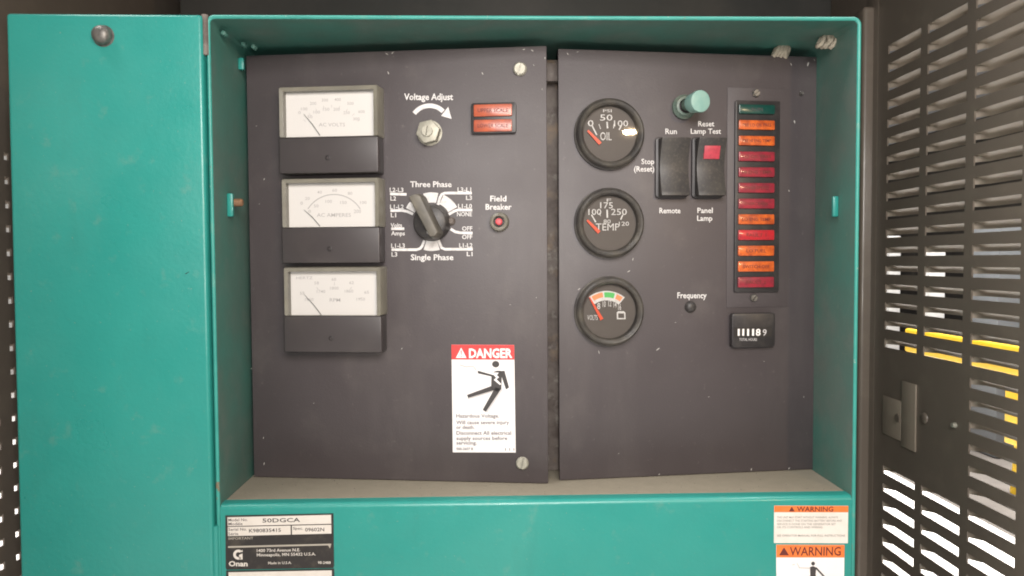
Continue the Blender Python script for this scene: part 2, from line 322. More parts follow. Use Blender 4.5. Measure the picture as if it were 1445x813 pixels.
# left wall: small hooded vents
h2, l2 = 0.0068, 0.0066
zl = [atX(14, 222+33.6*k, XL).z-h2/2 for k in range(22)][::-1]
pa = atX(20.5, 600, XL).y; pb = atX(-2.5, 600, XL).y
ysl = [-0.30, pb-l2/2, pb+l2/2, pa-l2/2, pa+l2/2, 0.62]; zsl = [-1.0]
for z in zl: zsl += [z, z+h2]
zsl += [0.62]
slotl = lambda i, k: i in (1, 3) and k % 2 == 1
wl = holed_wall('sheet', XL-0.0016, 0.0016, ysl, zsl, lambda i, k: not slotl(i, k))
rootL = empty('vented_wall', (XL, 0.318, -1.0)); adopt(wl, rootL)
tag(rootL, 'brown enclosure wall with small bright vents at left photo edge', 'wall')
lm2 = louver_mesh(l2, h2, 0.004, 0.0026, -1)
for i in (1, 3):
    for k in range(1, len(zsl)-1, 2):
        o = bpy.data.objects.new('louver', lm2); C.objects.link(o); o.location = (XL-0.0016, ysl[i], zsl[k]); adopt(o, rootL)
# corner post right of the cabinet
a0, a1 = at(1213.5, 345, 0.315), at(1240.0, 345, 0.315); ptop = at(1230, 9.5, 0.315).z
po = MB().box(a0.x, a1.x, 0.312, 0.335, -1.0, ptop).build('corner_post', M['tan'], bevel=0.0042, seg=4)
tag(po, 'brown steel corner post between teal cabinet and louvred wall', 'post')
pc = MB().box(a1.x+0.0006, XR-0.0005, 0.300, 0.330, -1.0, 0.60).build('door_edge', M['tan'], bevel=0.003, seg=4)
tag(pc, 'narrow rounded brown edge strip between post and louvred wall', 'door edge')
# back wall and roof of the enclosure, dark housing above the cabinet
bw = MB().box(XL-0.002, XR+0.002, 0.62, 0.624, -1.0, 0.62).build('back_wall', M['tan'], smooth=0); tag(bw, 'brown rear wall of the enclosure behind the cabinet top', 'wall')
rf = MB().box(XL-0.03, XR+0.03, 0.02, 0.66, 0.622, 0.626).build('enclosure_roof', M['tan'], smooth=0); tag(rf, 'brown enclosure roof sheet above the cabinet', 'roof')
q0, q1 = at(255, 8, 0.31), at(1172, 8, 0.31)
hb = MB().box(q0.x, q1.x, 0.305, 0.50, -0.3, 0.60).build('machine_housing', M['dark'], bevel=0.004); tag(hb, 'black machine housing behind the top edge of the teal cabinet', 'housing')
# latch on the right wall
lt = empty('wall_latch', (XR, atX(1265, 590, XR).y, atX(1265, 590, XR).z)); tag(lt, 'brown steel T-shaped latch bracket on the louvred wall', 'latch')
def wallbox(px0, px1, py0, py1, x0, x1, nm, mt, bev=0.001):
    pa_, pb_ = atX(px0, (py0+py1)/2, XR), atX(px1, (py0+py1)/2, XR); zt, zb = atX((px0+px1)/2, py0, XR).z, atX((px0+px1)/2, py1, XR).z
    o = MB().box(XR-x1, XR-x0, pb_.y, pa_.y, zb, zt).build(nm, mt, bevel=bev); adopt(o, lt); return o
wallbox(1247, 1273, 562, 617, 0.0002, 0.0016, 'mounting_plate', M['tan_lit'], 0.0004)
wallbox(1274, 1294, 540, 634, 0.0002, 0.0020, 'crossbar', M['tan_lit'], 0.0005)
kp = atX(1306, 590, XR)
o = MB().tube([(XR-0.001, kp.y, kp.z), (XR-0.0022, kp.y, kp.z), (XR-0.003, kp.y, kp.z)], [0.006, 0.0055, 0.004], 16).build('knob', M['tan']); adopt(o, lt)
kp = atX(1271, 590, XR)
o = MB().tube([(XR-0.004, kp.y, kp.z), (XR-0.0045, kp.y, kp.z)], [0.005, 0.0046], 16).build('pivot', M['tan']); adopt(o, lt)
# things outside, glimpsed through the louvres
bwall = MB().box(4.6, 4.75, -5, 9, -1.0, 1.5).build('dark_building', M['wall_out'], smooth=0); tag(bwall, 'dark building wall glimpsed through the middle louvres', 'building')
pw = MB().box(-4.75, -4.6, -5, 9, -1.0, 1.6).build('vent_backdrop', M['white_out'], smooth=0); tag(pw, 'added pale backdrop behind the vents at left photo edge', 'building')  # pale wall added so that the left vents look bright
br = empty('yellow_barrier', (1.7, 1.2, -1.0)); tag(br, 'yellow steel safety barrier outside, seen through the louvres', 'barrier')
def part_at(mb, nm, mt, root, **k):
    o = mb.build(nm, mt, **k); adopt(o, root); return o
for zc, hh, ya, yb_ in ((-0.158, 0.048, 0.9, 2.47), (-0.40, 0.022, 0.9, 1.78)): part_at(MB().box(1.68, 1.74, ya, yb_, zc-hh, zc+hh), 'rail', M['yellow'], br, bevel=0.008)
part_at(MB().box(1.742, 1.752, 1.83, 1.95, -0.46, -0.115), 'end_plate', M['yellow'], br, bevel=0.003)
for yc in (0.95, 1.70): part_at(MB().box(1.742, 1.80, yc-0.035, yc+0.035, -1.0, -0.10), 'post', M['yellow'], br, bevel=0.008)
lp = MB().tube([(2.6, 3.05, -1.0), (2.5, 2.72, 0.9)], 0.035, 12).build('leaning_pole', M['yellow']); tag(lp, 'thin leaning yellow pole outside, seen through the middle louvres', 'pole')
for (x, y, sx, sy, z0, z1, mt, lb) in ((3.2, 4.80, .06, .07, -1.0, .26, 'white_out', 'narrow white crate outside, glimpsed beside the yellow pole'), (3.2, 5.36, .05, .06, -1.0, .36, 'white_out', 'slim white crate outside, glimpsed through the louvres nearest the post'),
                                       (3.0, 3.80, .08, .12, -1.0, .42, 'grey_out', 'grey steel cabinet outside, glimpsed through the rightmost louvres')):
    o = MB().box(x-sx, x+sx, y-sy, y+sy, z0, z1).build('crate' if 'crate' in lb else 'steel_cabinet', M[mt], bevel=0.01); tag(o, lb, 'crate' if 'crate' in lb else 'cabinet')

# ------------------------------------------------------------------ the teal cabinet
W2, H, T, ZB, YB = 0.2435, 0.3635, 0.0029, -0.22, 0.30
cab = empty('control_cabinet', (0, 0, ZB)); tag(cab, 'open teal steel generator control cabinet with its door swung left', 'cabinet')
adc = lambda o: (adopt(o, cab), o)[1]
def ushape(ow, oh, r, n=6):
    P = [(-ow, ZB)]+[(-ow+r-r*math.cos(math.radians(90*i/n)), oh-r+r*math.sin(math.radians(90*i/n))) for i in range(n+1)]
    return P+[(-x, z) for x, z in P[::-1]]
out_, inn = ushape(W2, H, 0.006), ushape(W2-T, H-T, 0.0035); n_ = len(out_); e = 0.0012
mid_o, mid_i = ushape(W2-e*.35, H-e*.35, 0.0058), ushape(W2-T+e*.35, H-T+e*.35, 0.0037); fo, fi = ushape(W2-e, H-e, 0.0054), ushape(W2-T+e, H-T+e, 0.0041)
loops = [(out_, YB), (out_, e), (mid_o, e*.3), (fo, 0.0), (fi, 0.0), (mid_i, e*.3), (inn, e), (inn, YB)]
def loft(L_, nm, m):
    mb = MB(); mb.add([(x, y, z) for P, y in L_ for x, z in P], [(a*n_+i, a*n_+i+1, (a+1)*n_+i+1, (a+1)*n_+i) for a in range(len(L_)-1) for i in range(n_-1)]); return adc(mb.build(nm, m, smooth=50))
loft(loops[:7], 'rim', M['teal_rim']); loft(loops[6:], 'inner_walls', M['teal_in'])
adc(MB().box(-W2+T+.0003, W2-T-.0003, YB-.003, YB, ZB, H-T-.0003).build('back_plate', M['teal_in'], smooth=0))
r = 0.0040; prof = [(0.0125, -0.0105), (0.0125, 0.0)]+[(0.0008+r-r*math.sin(math.radians(90*i/6)), -r+r*math.cos(math.radians(90*i/6))) for i in range(7)]+[(0.0008, ZB), (0.004, ZB), (0.004, -0.0105)]
adc(MB().xprism(prof, -W2+T+.0002, W2-T-.0002).build('lower_front', M['teal'], smooth=35))
adc(MB().box(-W2+T+.0002, W2-T-.0002, 0.0127, YB-.004, -0.0105, 0.0002).build('floor', M['floor'], bevel=0.0008))
# grit lying on the dusty floor
mb = MB()
for i in range(110):
    x, y = random.uniform(-.236, .236), .014+.055*random.random()**1.3; q = random.uniform(.00025, .0008); a = random.uniform(0, 3)
    P_ = [(x+q*random.uniform(.6, 1.2)*math.cos(a+k_*2.1), y+q*random.uniform(.6, 1.2)*math.sin(a+k_*2.1)) for k_ in range(3)]
    mb.add([(u, v, .0001) for u, v in P_]+[(x, y, .0003+q*.8)], [(0, 1, 3), (1, 2, 3), (2, 0, 3)])
o = adc(mb.build('grit', M['rust'], smooth=0)); o['kind'] = 'stuff'
# mullion between the two panels
mul = adc(MB().box(0.0035, 0.0275, 0.078, 0.098, 0.0005, 0.352).build('centre_post', M['rust'], bevel=0.001))
t0, t1 = at(774, 92, 0.074), at(792, 118, 0.074)
adc(MB().box(t0.x-.004, t1.x+.004, 0.066, 0.0778, t1.z, t0.z).build('bracket', M['rust'], bevel=0.0008))
# hinge tabs on the inside walls
for px, y0, y1, Y in ((314, 273, 306, 0.030), (1191, 277, 306, 0.030), (337.5, 82, 99, 0.062)):
    a, b = at(px, y0, Y), at(px, y1, Y); s_ = -1 if px < 700 else 1; x_ = s_*(W2-T)
    adc(MB().box(min(x_, x_-s_*.0045), max(x_, x_-s_*.0045), Y-.002, Y+.0015, b.z, a.z).build('hinge_tab', M['teal'], bevel=0.0009))
a = at(325, 286, 0.034); adc(MB().tube([(-W2+T, 0.034, a.z), (-W2+T+.0095, 0.034, a.z), (-W2+T+.0105, 0.034, a.z)], [.0032, .0031, .002], 12).build('rod_end', M['rust_rod']))
# small welded nuts under the cabinet roof
for px, py, Y in ((344, 63, 0.05), (358, 66, 0.05), (316, 47, 0.02)):
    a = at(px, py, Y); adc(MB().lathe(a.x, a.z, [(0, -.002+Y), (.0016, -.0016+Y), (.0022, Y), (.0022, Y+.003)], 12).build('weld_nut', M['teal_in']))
# the door, swung open to the left, front face seen flush with the cabinet
d0, d1 = at(7.5, 18, -0.004), at(287.5, 20, -0.004); dzt = (at(150, 18.5, -0.004)).z; dl = at(26.5, 813, -0.004)
door_x0 = (d0.x+dl.x)/2; door_x1 = -W2-0.0012
P = [(d0.x, dzt), (door_x1, dzt-0.0006), (door_x1, ZB), (dl.x, ZB)]
door = adc(MB().prism(P, -0.004, 0.018).build('door', M['teal'], bevel=0.0026, seg=4))
def sub(o, par):
    o.parent = par; return o
DF = Frame((0, -0.004, 0), (1, -0.004, 0)); x, z = DF.p(146, 51)
sub(MB().lathe(x, z, [(0, -.0115), (.0034, -.0112), (.0058, -.0098), (.0068, -.0075), (.0068, -.0042), (.0078, -.0042), (.0078, -.0039)], 28).build('door_bolt', M['steel_dark']), door)
mb = MB(); x, z = DF.p(264, 385); mb.flat([(x-.0018, z-.0008), (x-.0004, z-.0001), (x+.0016, z+.0009), (x+.0012, z+.0003), (x-.0006, z-.0009)], -.0041); sub(mb.build('paint_chip', M['chip_dark'], smooth=0), door)
hx = door_x1+0.0006
for i, (y0, y1) in enumerate(((21, 78), (742, 835))):
    a, b = at(289, y0, 0), at(289, y1, 0); adc(MB().tube([(hx, 0.0005, a.z), (hx, 0.0005, b.z)], 0.0026, 12).build('hinge_knuckle', M['rust'] if i == 0 else M['teal']))

# ------------------------------------------------------------------ labels on the cabinet front
CF = Frame((0, 0.0008, 0), (1, 0.0008, 0))
def quadpx(F, P, off=0): return [F.p(*q, off) for q in P]
def cabpart(mb, name, m, par=None, smooth=0, yo=0.0008):
    for i, q in enumerate(mb.v): mb.v[i] = (q[0], q[1]+yo, q[2])
    o = mb.build(name, m, smooth=smooth); return sub(o, par) if par else adc(o)
def sheet(F, P, y0=-0.0003, y1=0.0): return MB().prism(quadpx(F, P), y0, y1)
def header_triangle(mb, F, cx, yb, hh, off):
    mb.flat([F.p(cx-hh*.62, yb), F.p(cx+hh*.62, yb), F.p(cx, yb-hh)], -off)
npl = cabpart(sheet(CF, [(318.5, 727.5), (470.5, 724.5), (471.5, 798.5), (470.5, 801), (320.5, 803.5), (319, 801)], -.0007), 'nameplate', M['plate_black'])
tag(npl, 'black and silver nameplate with model and serial numbers')
cabpart(MB().flat(quadpx(CF, [(321.5, 729.5), (467.5, 726), (467.8, 738.6), (322, 742)]), -.0009), 'model_field', M['plate_white'], npl)
cabpart(MB().flat(quadpx(CF, [(322, 743.2), (410.5, 741.2), (410.7, 753.8), (322.3, 756)]), -.0009), 'serial_field', M['plate_white'], npl)
cabpart(MB().flat(quadpx(CF, [(412.3, 741.2), (467.8, 740), (468, 752.4), (412.5, 753.8)]), -.0009), 'spec_field', M['plate_white'], npl)
mb = MB(); o_ = .0010
mb.text('50DGCA', CF, 371, 424, 736.8, 5.6, o_, .015, 735.8)
mb.text('K980835415', CF, 352, 397, 750.8, 5.0, o_, .015, 749.8); mb.text('09602N', CF, 431, 458, 749.4, 5.0, o_, .015, 748.9)
mb.text('Model No.', CF, 323, 350, 735.2, 4.0, o_, .01, 734.6); mb.text('Modèle', CF, 323, 343, 740.8, 4.0, o_, .01, 740.4)
mb.text('Serial No.', CF, 323, 349, 748.6, 4.0, o_, .01, 748.0); mb.text('Série', CF, 323, 337, 754.8, 4.0, o_, .01, 754.4); mb.text('Spec.', CF, 414, 428, 746.8, 3.6, o_, .01)
cabpart(mb, 'lettering', M['ink_dark'], npl)
mb = MB(); mb.text('IMPORTANT', CF, 323, 358, 761.2, 3.6, o_, .006, 760.4)
cabpart(mb, 'lettering', M['plate_grey'], npl)
mb = MB().flat(quadpx(CF, [(322.5, 770.2), (468, 766.6), (466, 773.5), (463.5, 769.0), (322.5, 772.6)]), -.0009); cabpart(mb, 'divider_bar', M['plate_grey'], npl)
mb = MB(); mb.text('1400 73rd Avenue N.E.', CF, 363, 424, 778.4, 4.2, o_, .012, 777.2); mb.text('Minneapolis, MN 55432 U.S.A.', CF, 363, 446, 784.6, 4.2, o_, .012, 783.0)
mb.text('Made in U.S.A.', CF, 379, 412, 795.6, 3.6, o_, .008, 795.0); mb.text('98-2488', CF, 449, 467, 795.0, 3.6, o_, .01)
mb.text('Onan', CF, 323.5, 350, 798.2, 7.0, o_, .03)
# the C-shaped emblem: a thick open ring with a bar up its right side
cx_, cz_ = CF.p(337.0, 782.0); k = (CF.p(338, 782)[0]-CF.p(337, 782)[0])
arc = [(cx_+k*5.4*math.cos(math.radians(a)), cz_+k*5.4*math.sin(math.radians(a))) for a in range(52, 310, 14)]
mb.ribbon(arc, k*3.6, -o_); mb.flat([(cx_+k*1.0, cz_-k*0.6), (cx_+k*5.8, cz_+k*1.6), (cx_+k*5.8, cz_-k*7.2), (cx_+k*1.6, cz_-k*7.2), (cx_+k*1.0, cz_-k*3.6)], -o_)
mb.flat([(cx_+k*3.0, cz_+k*4.0), (cx_+k*6.0, cz_+k*7.2), (cx_+k*6.0, cz_+k*3.6)], -o_)
cabpart(mb, 'emblem_and_address', M['plate_white'], npl)
np2 = cabpart(sheet(CF, [(319.5, 805.2), (471.5, 802.4), (473, 868), (321, 871)], -.0007), 'rating_plate', M['plate_black']); tag(np2, 'black-edged white rating plate cut off below the nameplate')
cabpart(MB().flat(quadpx(CF, [(323, 807.0), (468.5, 804.2), (470, 864), (324, 867)]), -.0009), 'rating_field', M['plate_white'], np2)
# warning stickers
w1 = cabpart(sheet(CF, [(1092.3, 713.5), (1196.7, 713.8), (1196.2, 766.6), (1092.0, 766.2)]), 'warning_label', M['sticker_dirty']); tag(w1, 'wide white warning sticker with narrow orange header and small print')
cabpart(MB().flat(quadpx(CF, [(1092.3, 713.5), (1196.7, 713.8), (1196.6, 722.8), (1092.2, 722.6)]), -.0004), 'header', M['warn_orange'], w1)
mb = MB(); mb.text('WARNING', CF, 1124, 1175.5, 721.6, 6.9, .0005, .02); header_triangle(mb, CF, 1117, 721.6, 7, .0005); cabpart(mb, 'header_lettering', M['maroon'], w1)
mb = MB()
for tx, x0, x1, y in (('THIS UNIT MAY START WITHOUT WARNING. ALWAYS', 1096, 1182, 731.2), ('DISCONNECT THE STARTING BATTERY BEFORE ANY', 1096, 1188, 736.0), ('SERVICE IS DONE ON THE GENERATOR SET', 1096, 1179, 740.8), ('OR ITS CONTROLS AND WIRING.', 1096, 1161, 745.2), ('SEE OPERATOR MANUAL FOR FULL INSTRUCTIONS', 1096, 1192, 757.0)):
    mb.text(tx, CF, x0, x1, y, 2.9, .0005, .008)
cabpart(mb, 'small_print', M['ink_soft'], w1)
w2 = cabpart(sheet(CF, [(1095.2, 768.5), (1191.4, 768.8), (1190.5, 868), (1095.6, 868)]), 'warning_label', M['sticker']); tag(w2, 'white warning sticker with tall orange header and a pictogram')
cabpart(MB().flat(quadpx(CF, [(1095.2, 768.5), (1191.4, 768.8), (1191.2, 786.6), (1095.3, 786.4)]), -.0004), 'header', M['warn_orange'], w2)
mb = MB(); mb.text('WARNING', CF, 1114, 1186, 783.6, 12.2, .0005, .012); header_triangle(mb, CF, 1106, 783.4, 11.5, .0005); cabpart(mb, 'header_lettering', M['maroon'], w2)
def limb(mb, F, a, b, wa, wb, off):
    p, q = Vector(F.p(*a)), Vector(F.p(*b)); k_ = 0.00053; d = (q-p).normalized(); n = Vector((-d.y, d.x))
    mb.flat([tuple(p+n*wa*k_/2), tuple(q+n*wb*k_/2), tuple(q-n*wb*k_/2), tuple(p-n*wa*k_/2)], -off)
mb = MB(); x, z = CF.p(1147, 795); mb.disc(x, z, .0015, -.0005, 16)
mb.flat(quadpx(CF, [(1142.5, 800), (1147, 798.5), (1151.5, 800.5), (1150.5, 811), (1155, 824), (1150, 836), (1141, 836), (1143, 812)]), -.0005)
limb(mb, CF, (1151, 801), (1164, 815), 2.6, 2.4, .00052); cabpart(mb, 'pictogram_figure', M['ink_dark'], w2)
mb = MB(); limb(mb, CF, (1143, 801.5), (1128, 801), 1.4, 1.2, .00052); limb(mb, CF, (1128, 801.5), (1124, 794), 1.4, .6, .00054); limb(mb, CF, (1121, 796), (1117, 797), 1.4, .6, .00054); cabpart(mb, 'pictogram_spark', M['ink'], w2)

# ------------------------------------------------------------------ left instrument panel
PL = Frame((-0.2372, 0.070, 0), (0.0094, 0.040, 0)); PR = Frame((0.0195, 0.048, 0), (0.2408, 0.0708, 0))
Z0, Z1 = 0.0009, 0.3527
def panel_root(F, label):
    o = empty('instrument_panel', (F.O.x, F.O.y, 0), F.a); tag(o, label, 'panel')
    MB().box(0, F.len, 0, 0.0022, Z0, Z1).build('face_plate', M['panel'], o, bevel=0.0005); return o
pl = panel_root(PL, 'wide black instrument panel with three white meters and rotary selector')
pr = panel_root(PR, 'narrower black instrument panel with three round gauges and indicator lamps')
def px_len(F, px, py, n): return F.p(px+n, py)[0]-F.p(px, py)[0]
def meter(name, label, win, cov, texts, arcs, needle, red=None):
    """win = outer window rectangle at the front face; cov = bottom row of the black cover"""
    x0, x1, y0, y1 = win; FO = 0.0165
    a = PL.p(x0, y0, FO); b = PL.p(x1, y1, FO); c = PL.p(x1, cov, FO); X0, X1 = a[0], b[0]; ZT, ZM, ZC = a[1], b[1], c[1]
    body = MB().box(X0+.0004, X1-.0004, -FO+.0080, -.0001, ZC+.0005, ZT-.0004).build(name, M['black'], pl, bevel=.0006); tag(body, label)
    # yellowed clear cover: four walls around the window
    ow = rrect(X0, X1, ZM, ZT, .0016, 3); t = .0036
    iw = rrect(X0+t, X1-t, ZM+.0003, ZT-t*.95, .0006, 3); ob = rrect(X0-.0007, X1+.0007, ZM-.0002, ZT+.0007, .0018, 3)
    om = rrect(X0+.0006, X1-.0006, ZM+.0002, ZT-.0006, .0012, 3)
    fr = MB(); n = len(ow); lp_ = [(ob, -.0002), (ow, -FO+.001), (om, -FO), (iw, -FO+.0006), (iw, -FO+.0090)]
    fr.add([(x, y, z) for P_, y in lp_ for x, z in P_], [(k_*n+i, k_*n+(i+1) % n, (k_+1)*n+(i+1) % n, (k_+1)*n+i) for k_ in range(4) for i in range(n)])
    fr.build('window_frame', M['clear'], body, smooth=40)
    SY = -FO+.0066
    MB().box(X0+t-.0006, X1-t+.0006, SY, SY+.0012, ZM-.001, ZT-t*.9).build('scale_card', M['scale'], body, smooth=0)
    g_ = MB(); g_.flat([(X0+t, ZM+.0004), (X1-t, ZM+.0004), (X1-t, ZT-t), (X0+t, ZT-t)], -FO+.0008); g_.build('window', M['glass'], body, smooth=0)
    MB().box(X0-.0002, X1+.0002, -FO-.0006, -.0003, ZC, ZM-.0001).build('cover', M['cover'], body, bevel=.0012, seg=3)
    mb = MB(); base = -SY
    for tx, cx, cy, wpx, cap in texts: mb.text(tx, PL, cx-wpx/2, cx+wpx/2, cy+cap/2, cap, base+.0002, .004, base=base)
    for pts, wd in arcs:
        mb.ribbon([PL.p(*q, base) for q in pts], wd*.00058, SY-.00015)
    mb.build('scale_print', M['ink'], body, smooth=0)
    (ax, ay), (bx, by) = needle; p, q = PL.p(ax, ay, base+.001), PL.p(bx, by, base+.001)
    mid_ = ((p[0]+q[0])/2+.0004, (p[1]+q[1])/2+.0004)
    MB().tube([(p[0], SY-.001, p[1]), (mid_[0], SY-.001, mid_[1]), (q[0], SY-.001, q[1])], [.00030, .00026, .00014], 6).build('needle', M['needle'], body)
    x, z = PL.p(462.5+(x0-392)*.7, (y1+cov)/2+5.5, FO); MB().lathe(x, z, [(0, -FO-.0002), (.0011, -FO-.0003), (.0016, -FO-.0012), (.0020, -FO-.0011), (.0021, -FO)], 16).build('adjusting_screw', M['black'], body)
    return body
def arcpts(c, r, a0, a1, n=18): return [(c[0]+r*math.sin(math.radians(a0+(a1-a0)*i/n)), c[1]-r*math.cos(math.radians(a0+(a1-a0)*i/n))) for i in range(n+1)]
def ticks(c, r0, r1, angs, wd): return [([(c[0]+r*math.sin(math.radians(a)), c[1]-r*math.cos(math.radians(a))) for r in (r0, r1)], wd) for a in angs]
def T1(L, ox, oy, sc): return [(t, ox+x/sc, oy+y/sc, w_, c_) for t, x, y, w_, c_ in L]
c1 = (468, 204)
meter('voltmeter', 'top white meter reading AC volts', (392.5, 533.5, 123.0, 191.5), 243,
      T1([('0', 425, 400, 3.5, 4.2), ('100', 470, 365, 9, 4.2), ('200', 555, 312, 9, 4.2), ('300', 668, 280, 9, 4.2), ('400', 790, 275, 9, 4.2), ('500', 912, 312, 9, 4.2), ('600', 1018, 390, 9, 4.2),
          ('50', 525, 440, 7, 4.2), ('100', 590, 395, 9, 4.2), ('150', 680, 368, 9, 4.2), ('200', 780, 368, 9, 4.2), ('250', 875, 400, 9, 4.2), ('300', 968, 460, 9, 4.2), ('AC VOLTS', 735, 515, 37, 5.0)], 360, 100, 6.775),
      []+ticks((468, 196), 44, 48, range(-56, 60, 14), .5), ((451.5, 191), (428.5, 161)))
meter('ammeter', 'middle white meter reading AC amperes', (396.5, 535.5, 252.5, 320.0), 371,
      T1([('0', 297, 355, 3.5, 4.4), ('20', 375, 290, 6.5, 4.2), ('40', 540, 205, 6.5, 4.2), ('60', 745, 178, 6.5, 4.2), ('80', 955, 220, 6.5, 4.2), ('100', 1135, 345, 9, 4.2),
          ('0', 405, 465, 3.5, 4.2), ('50', 495, 392, 6.5, 4.2), ('100', 665, 330, 9, 4.2), ('150', 865, 345, 9, 4.2), ('200', 1055, 465, 10, 5.0), ('AC AMPERES', 735, 515, 48, 5.2)], 395, 250, 9.633),
      [(arcpts((471.5, 318), 43.5, -58, 58), 1.3)], ((451.5, 319), (429, 296)))
meter('frequency_meter', 'bottom white meter reading hertz and RPM', (399.5, 538.0, 377.5, 446.0), 498,
      T1([('HERTZ', 335, 165, 23, 3.8), ('55', 305, 375, 6.5, 4.2), ('58', 500, 235, 6.5, 4.2), ('60', 735, 185, 6.5, 4.2), ('62', 975, 230, 6.5, 4.2), ('65', 1180, 360, 6.5, 4.2),
          ('1650', 400, 460, 12, 4.2), ('1740', 560, 350, 12, 4.2), ('1800', 742, 305, 12, 4.2), ('1860', 940, 345, 12, 4.2), ('1950', 1100, 455, 12, 4.2), ('RPM', 750, 465, 15, 5)], 395, 375, 9.633),
      ticks((472, 444), 41, 46, (-60, -33, 0, 32, 58), .6), ((454.5, 446), (429.5, 416)))
# panel lettering
def letter(F, root, lines, m='print', off=.0003, name='lettering', bold=.020):
    mb = MB()
    for t, x0, x1, yb, cap in lines: mb.text(t, F, x0, x1, yb, cap, off, bold)
    return mb.build(name, M[m], root, smooth=0)
letter(PL, pl, [('Voltage Adjust', 570.3, 639.3, 141.2, 9.0)])
mb = MB(); cA = (606.3, 176.0); mb.ribbon([PL.p(*q) for q in arcpts(cA, 26.6, -54, 46)], .0036, -.0003)
mb.flat([PL.p(*q) for q in ((622.5, 163.6), (637.3, 168.0), (632.6, 150.8))], -.0003); mb.build('printed_arrow', M['print'], pl, smooth=0)
# voltage adjust: hexagonal lock nut round a slotted shaft
x, z = PL.p(603.8, 185.6, .008); hexp = lambda R, rot: [(x+R*math.cos(math.radians(60*i+rot)), z+R*math.sin(math.radians(60*i+rot))) for i in range(6)]
nut = MB().prism(hexp(.0098, 12), -.0092, -.0006).build('lock_nut', M['zinc'], pl, bevel=.0007, seg=2); tag(nut, 'pale hexagonal lock nut of the voltage adjuster')
MB().lathe(x, z, [(.0102, -.0002), (.0102, -.0007), (.006, -.0008)], 28).build('washer', M['zinc'], nut)
sh = MB(); rs = .0042
for s_ in (0, 180):
    P_ = [(x+rs*math.cos(math.radians(a+s_+80)), z+rs*math.sin(math.radians(a+s_+80))) for a in range(9, 172, 9)]; sh.prism(P_, -.0118, -.009)
sh.build('slotted_shaft', M['zinc'], nut, smooth=30)
# pair of scale lamps
def lens_mesh(wx, hz, d=.0022):
    o = MB().prism(rrect(-wx/2, wx/2, -hz/2, hz/2, .0007, 2), -d, 0).build('lens', M['orange_lens'], bevel=.0005); me = o.data; bpy.data.objects.remove(o); return me
a, b = PL.p(664.8, 145.8, .004), PL.p(728.2, 187.2, .004)
lh = MB().prism(rrect(a[0], b[0], b[1], a[1], .0014, 3), -.0042, 0).build('scale_lamp_housing', M['black'], pl, bevel=.0006); tag(lh, 'black two-lamp housing with faded orange lenses')
for (y0, y1, tx) in ((147.9, 163.6, 'UPPER SCALE'), (169.4, 185.2, 'LOWER SCALE')):
    p, q = PL.p(668.4, y0, .005), PL.p(722.6, y1, .005); l_ = MB().prism(rrect(p[0], q[0], q[1], p[1], .0008, 2), -.0058, -.004).build('lens', M['salmon_lens'], lh, bevel=.0006)
    MB().text(tx, PL, 674, 717, (y0+y1)/2+2.6, 5.2, .0060, .01, base=.0058).build('lettering', M['maroon'], lh, smooth=0)
# rotary selector: print first
letter(PL, pl, [('Three Phase', 579.0, 637.3, 264.0, 8.0)]); letter(PL, pl, [('Single Phase', 579.8, 640.0, 367.0, 8.0)])
def zl(x0, x1, y, cap, t): return (t, 545+x0/6.254, 545+x1/6.254, 245+y/6.254, cap)
sl = [zl(32, 152, 163, 6.0, 'L2-L3'), zl(38, 88, 238, 6.0, 'L2'), zl(35, 155, 312, 6.0, 'L1-L2'), zl(42, 88, 385, 6.0, 'L1'), zl(40, 140, 474, 5.8, 'Volts'), zl(45, 165, 545, 5.8, 'Amps'),
      zl(45, 165, 655, 6.0, 'L1-L3'), zl(48, 98, 732, 6.0, 'L3'), zl(630, 750, 160, 6.0, 'L3-L1'), zl(705, 757, 232, 6.0, 'L3'), zl(635, 757, 306, 6.0, 'L1-L0'), zl(625, 757, 376, 6.0, 'NONE'),
      zl(670, 760, 504, 6.0, 'OFF'), zl(670, 760, 578, 6.0, 'OFF'), zl(645, 762, 652, 6.0, 'L1-L2'), zl(712, 762, 728, 6.0, 'L1')]
for l_ in sl: letter(PL, pl, [l_], name='selector_lettering', bold=.014)
mb = MB(); zp = lambda P_: [PL.p(545+u/6.254, 245+v/6.254) for u, v in P_]; LW = .00215
for P_ in ([(35, 180), (180, 184)], [(38, 328), (140, 326), (185, 334), (238, 358)], [(45, 487), (160, 487)], [(48, 672), (270, 672), (300, 662), (318, 640), (338, 590)],
           [(756, 172), (520, 172), (490, 184), (474, 214), (452, 296)], [(760, 322), (630, 322), (600, 332), (523, 376)], [(762, 525), (650, 523), (610, 514), (570, 490)], [(764, 668), (520, 668), (490, 656), (474, 620), (452, 562)]):
    mb.ribbon(zp(P_), LW, -.0003)
def sector(c, r0, r1, a0, a1, n=10):
    A = [(c[0]+r*math.sin(math.radians(a)), c[1]-r*math.cos(math.radians(a))) for r, rng in ((r1, range(n+1)), (r0, range(n, -1, -1))) for a in [a0+(a1-a0)*i/n for i in rng]]
    return [PL.p(*q) for q in A]
cS = (609.3, 312.9)
for a0, a1 in ((-17, 13), (24, 60), (-62, -47), (164, 196)): mb.flat(sector(cS, 27, 41.3, a0, a1), -.0003)
mb.build('selector_print', M['print'], pl, smooth=0)
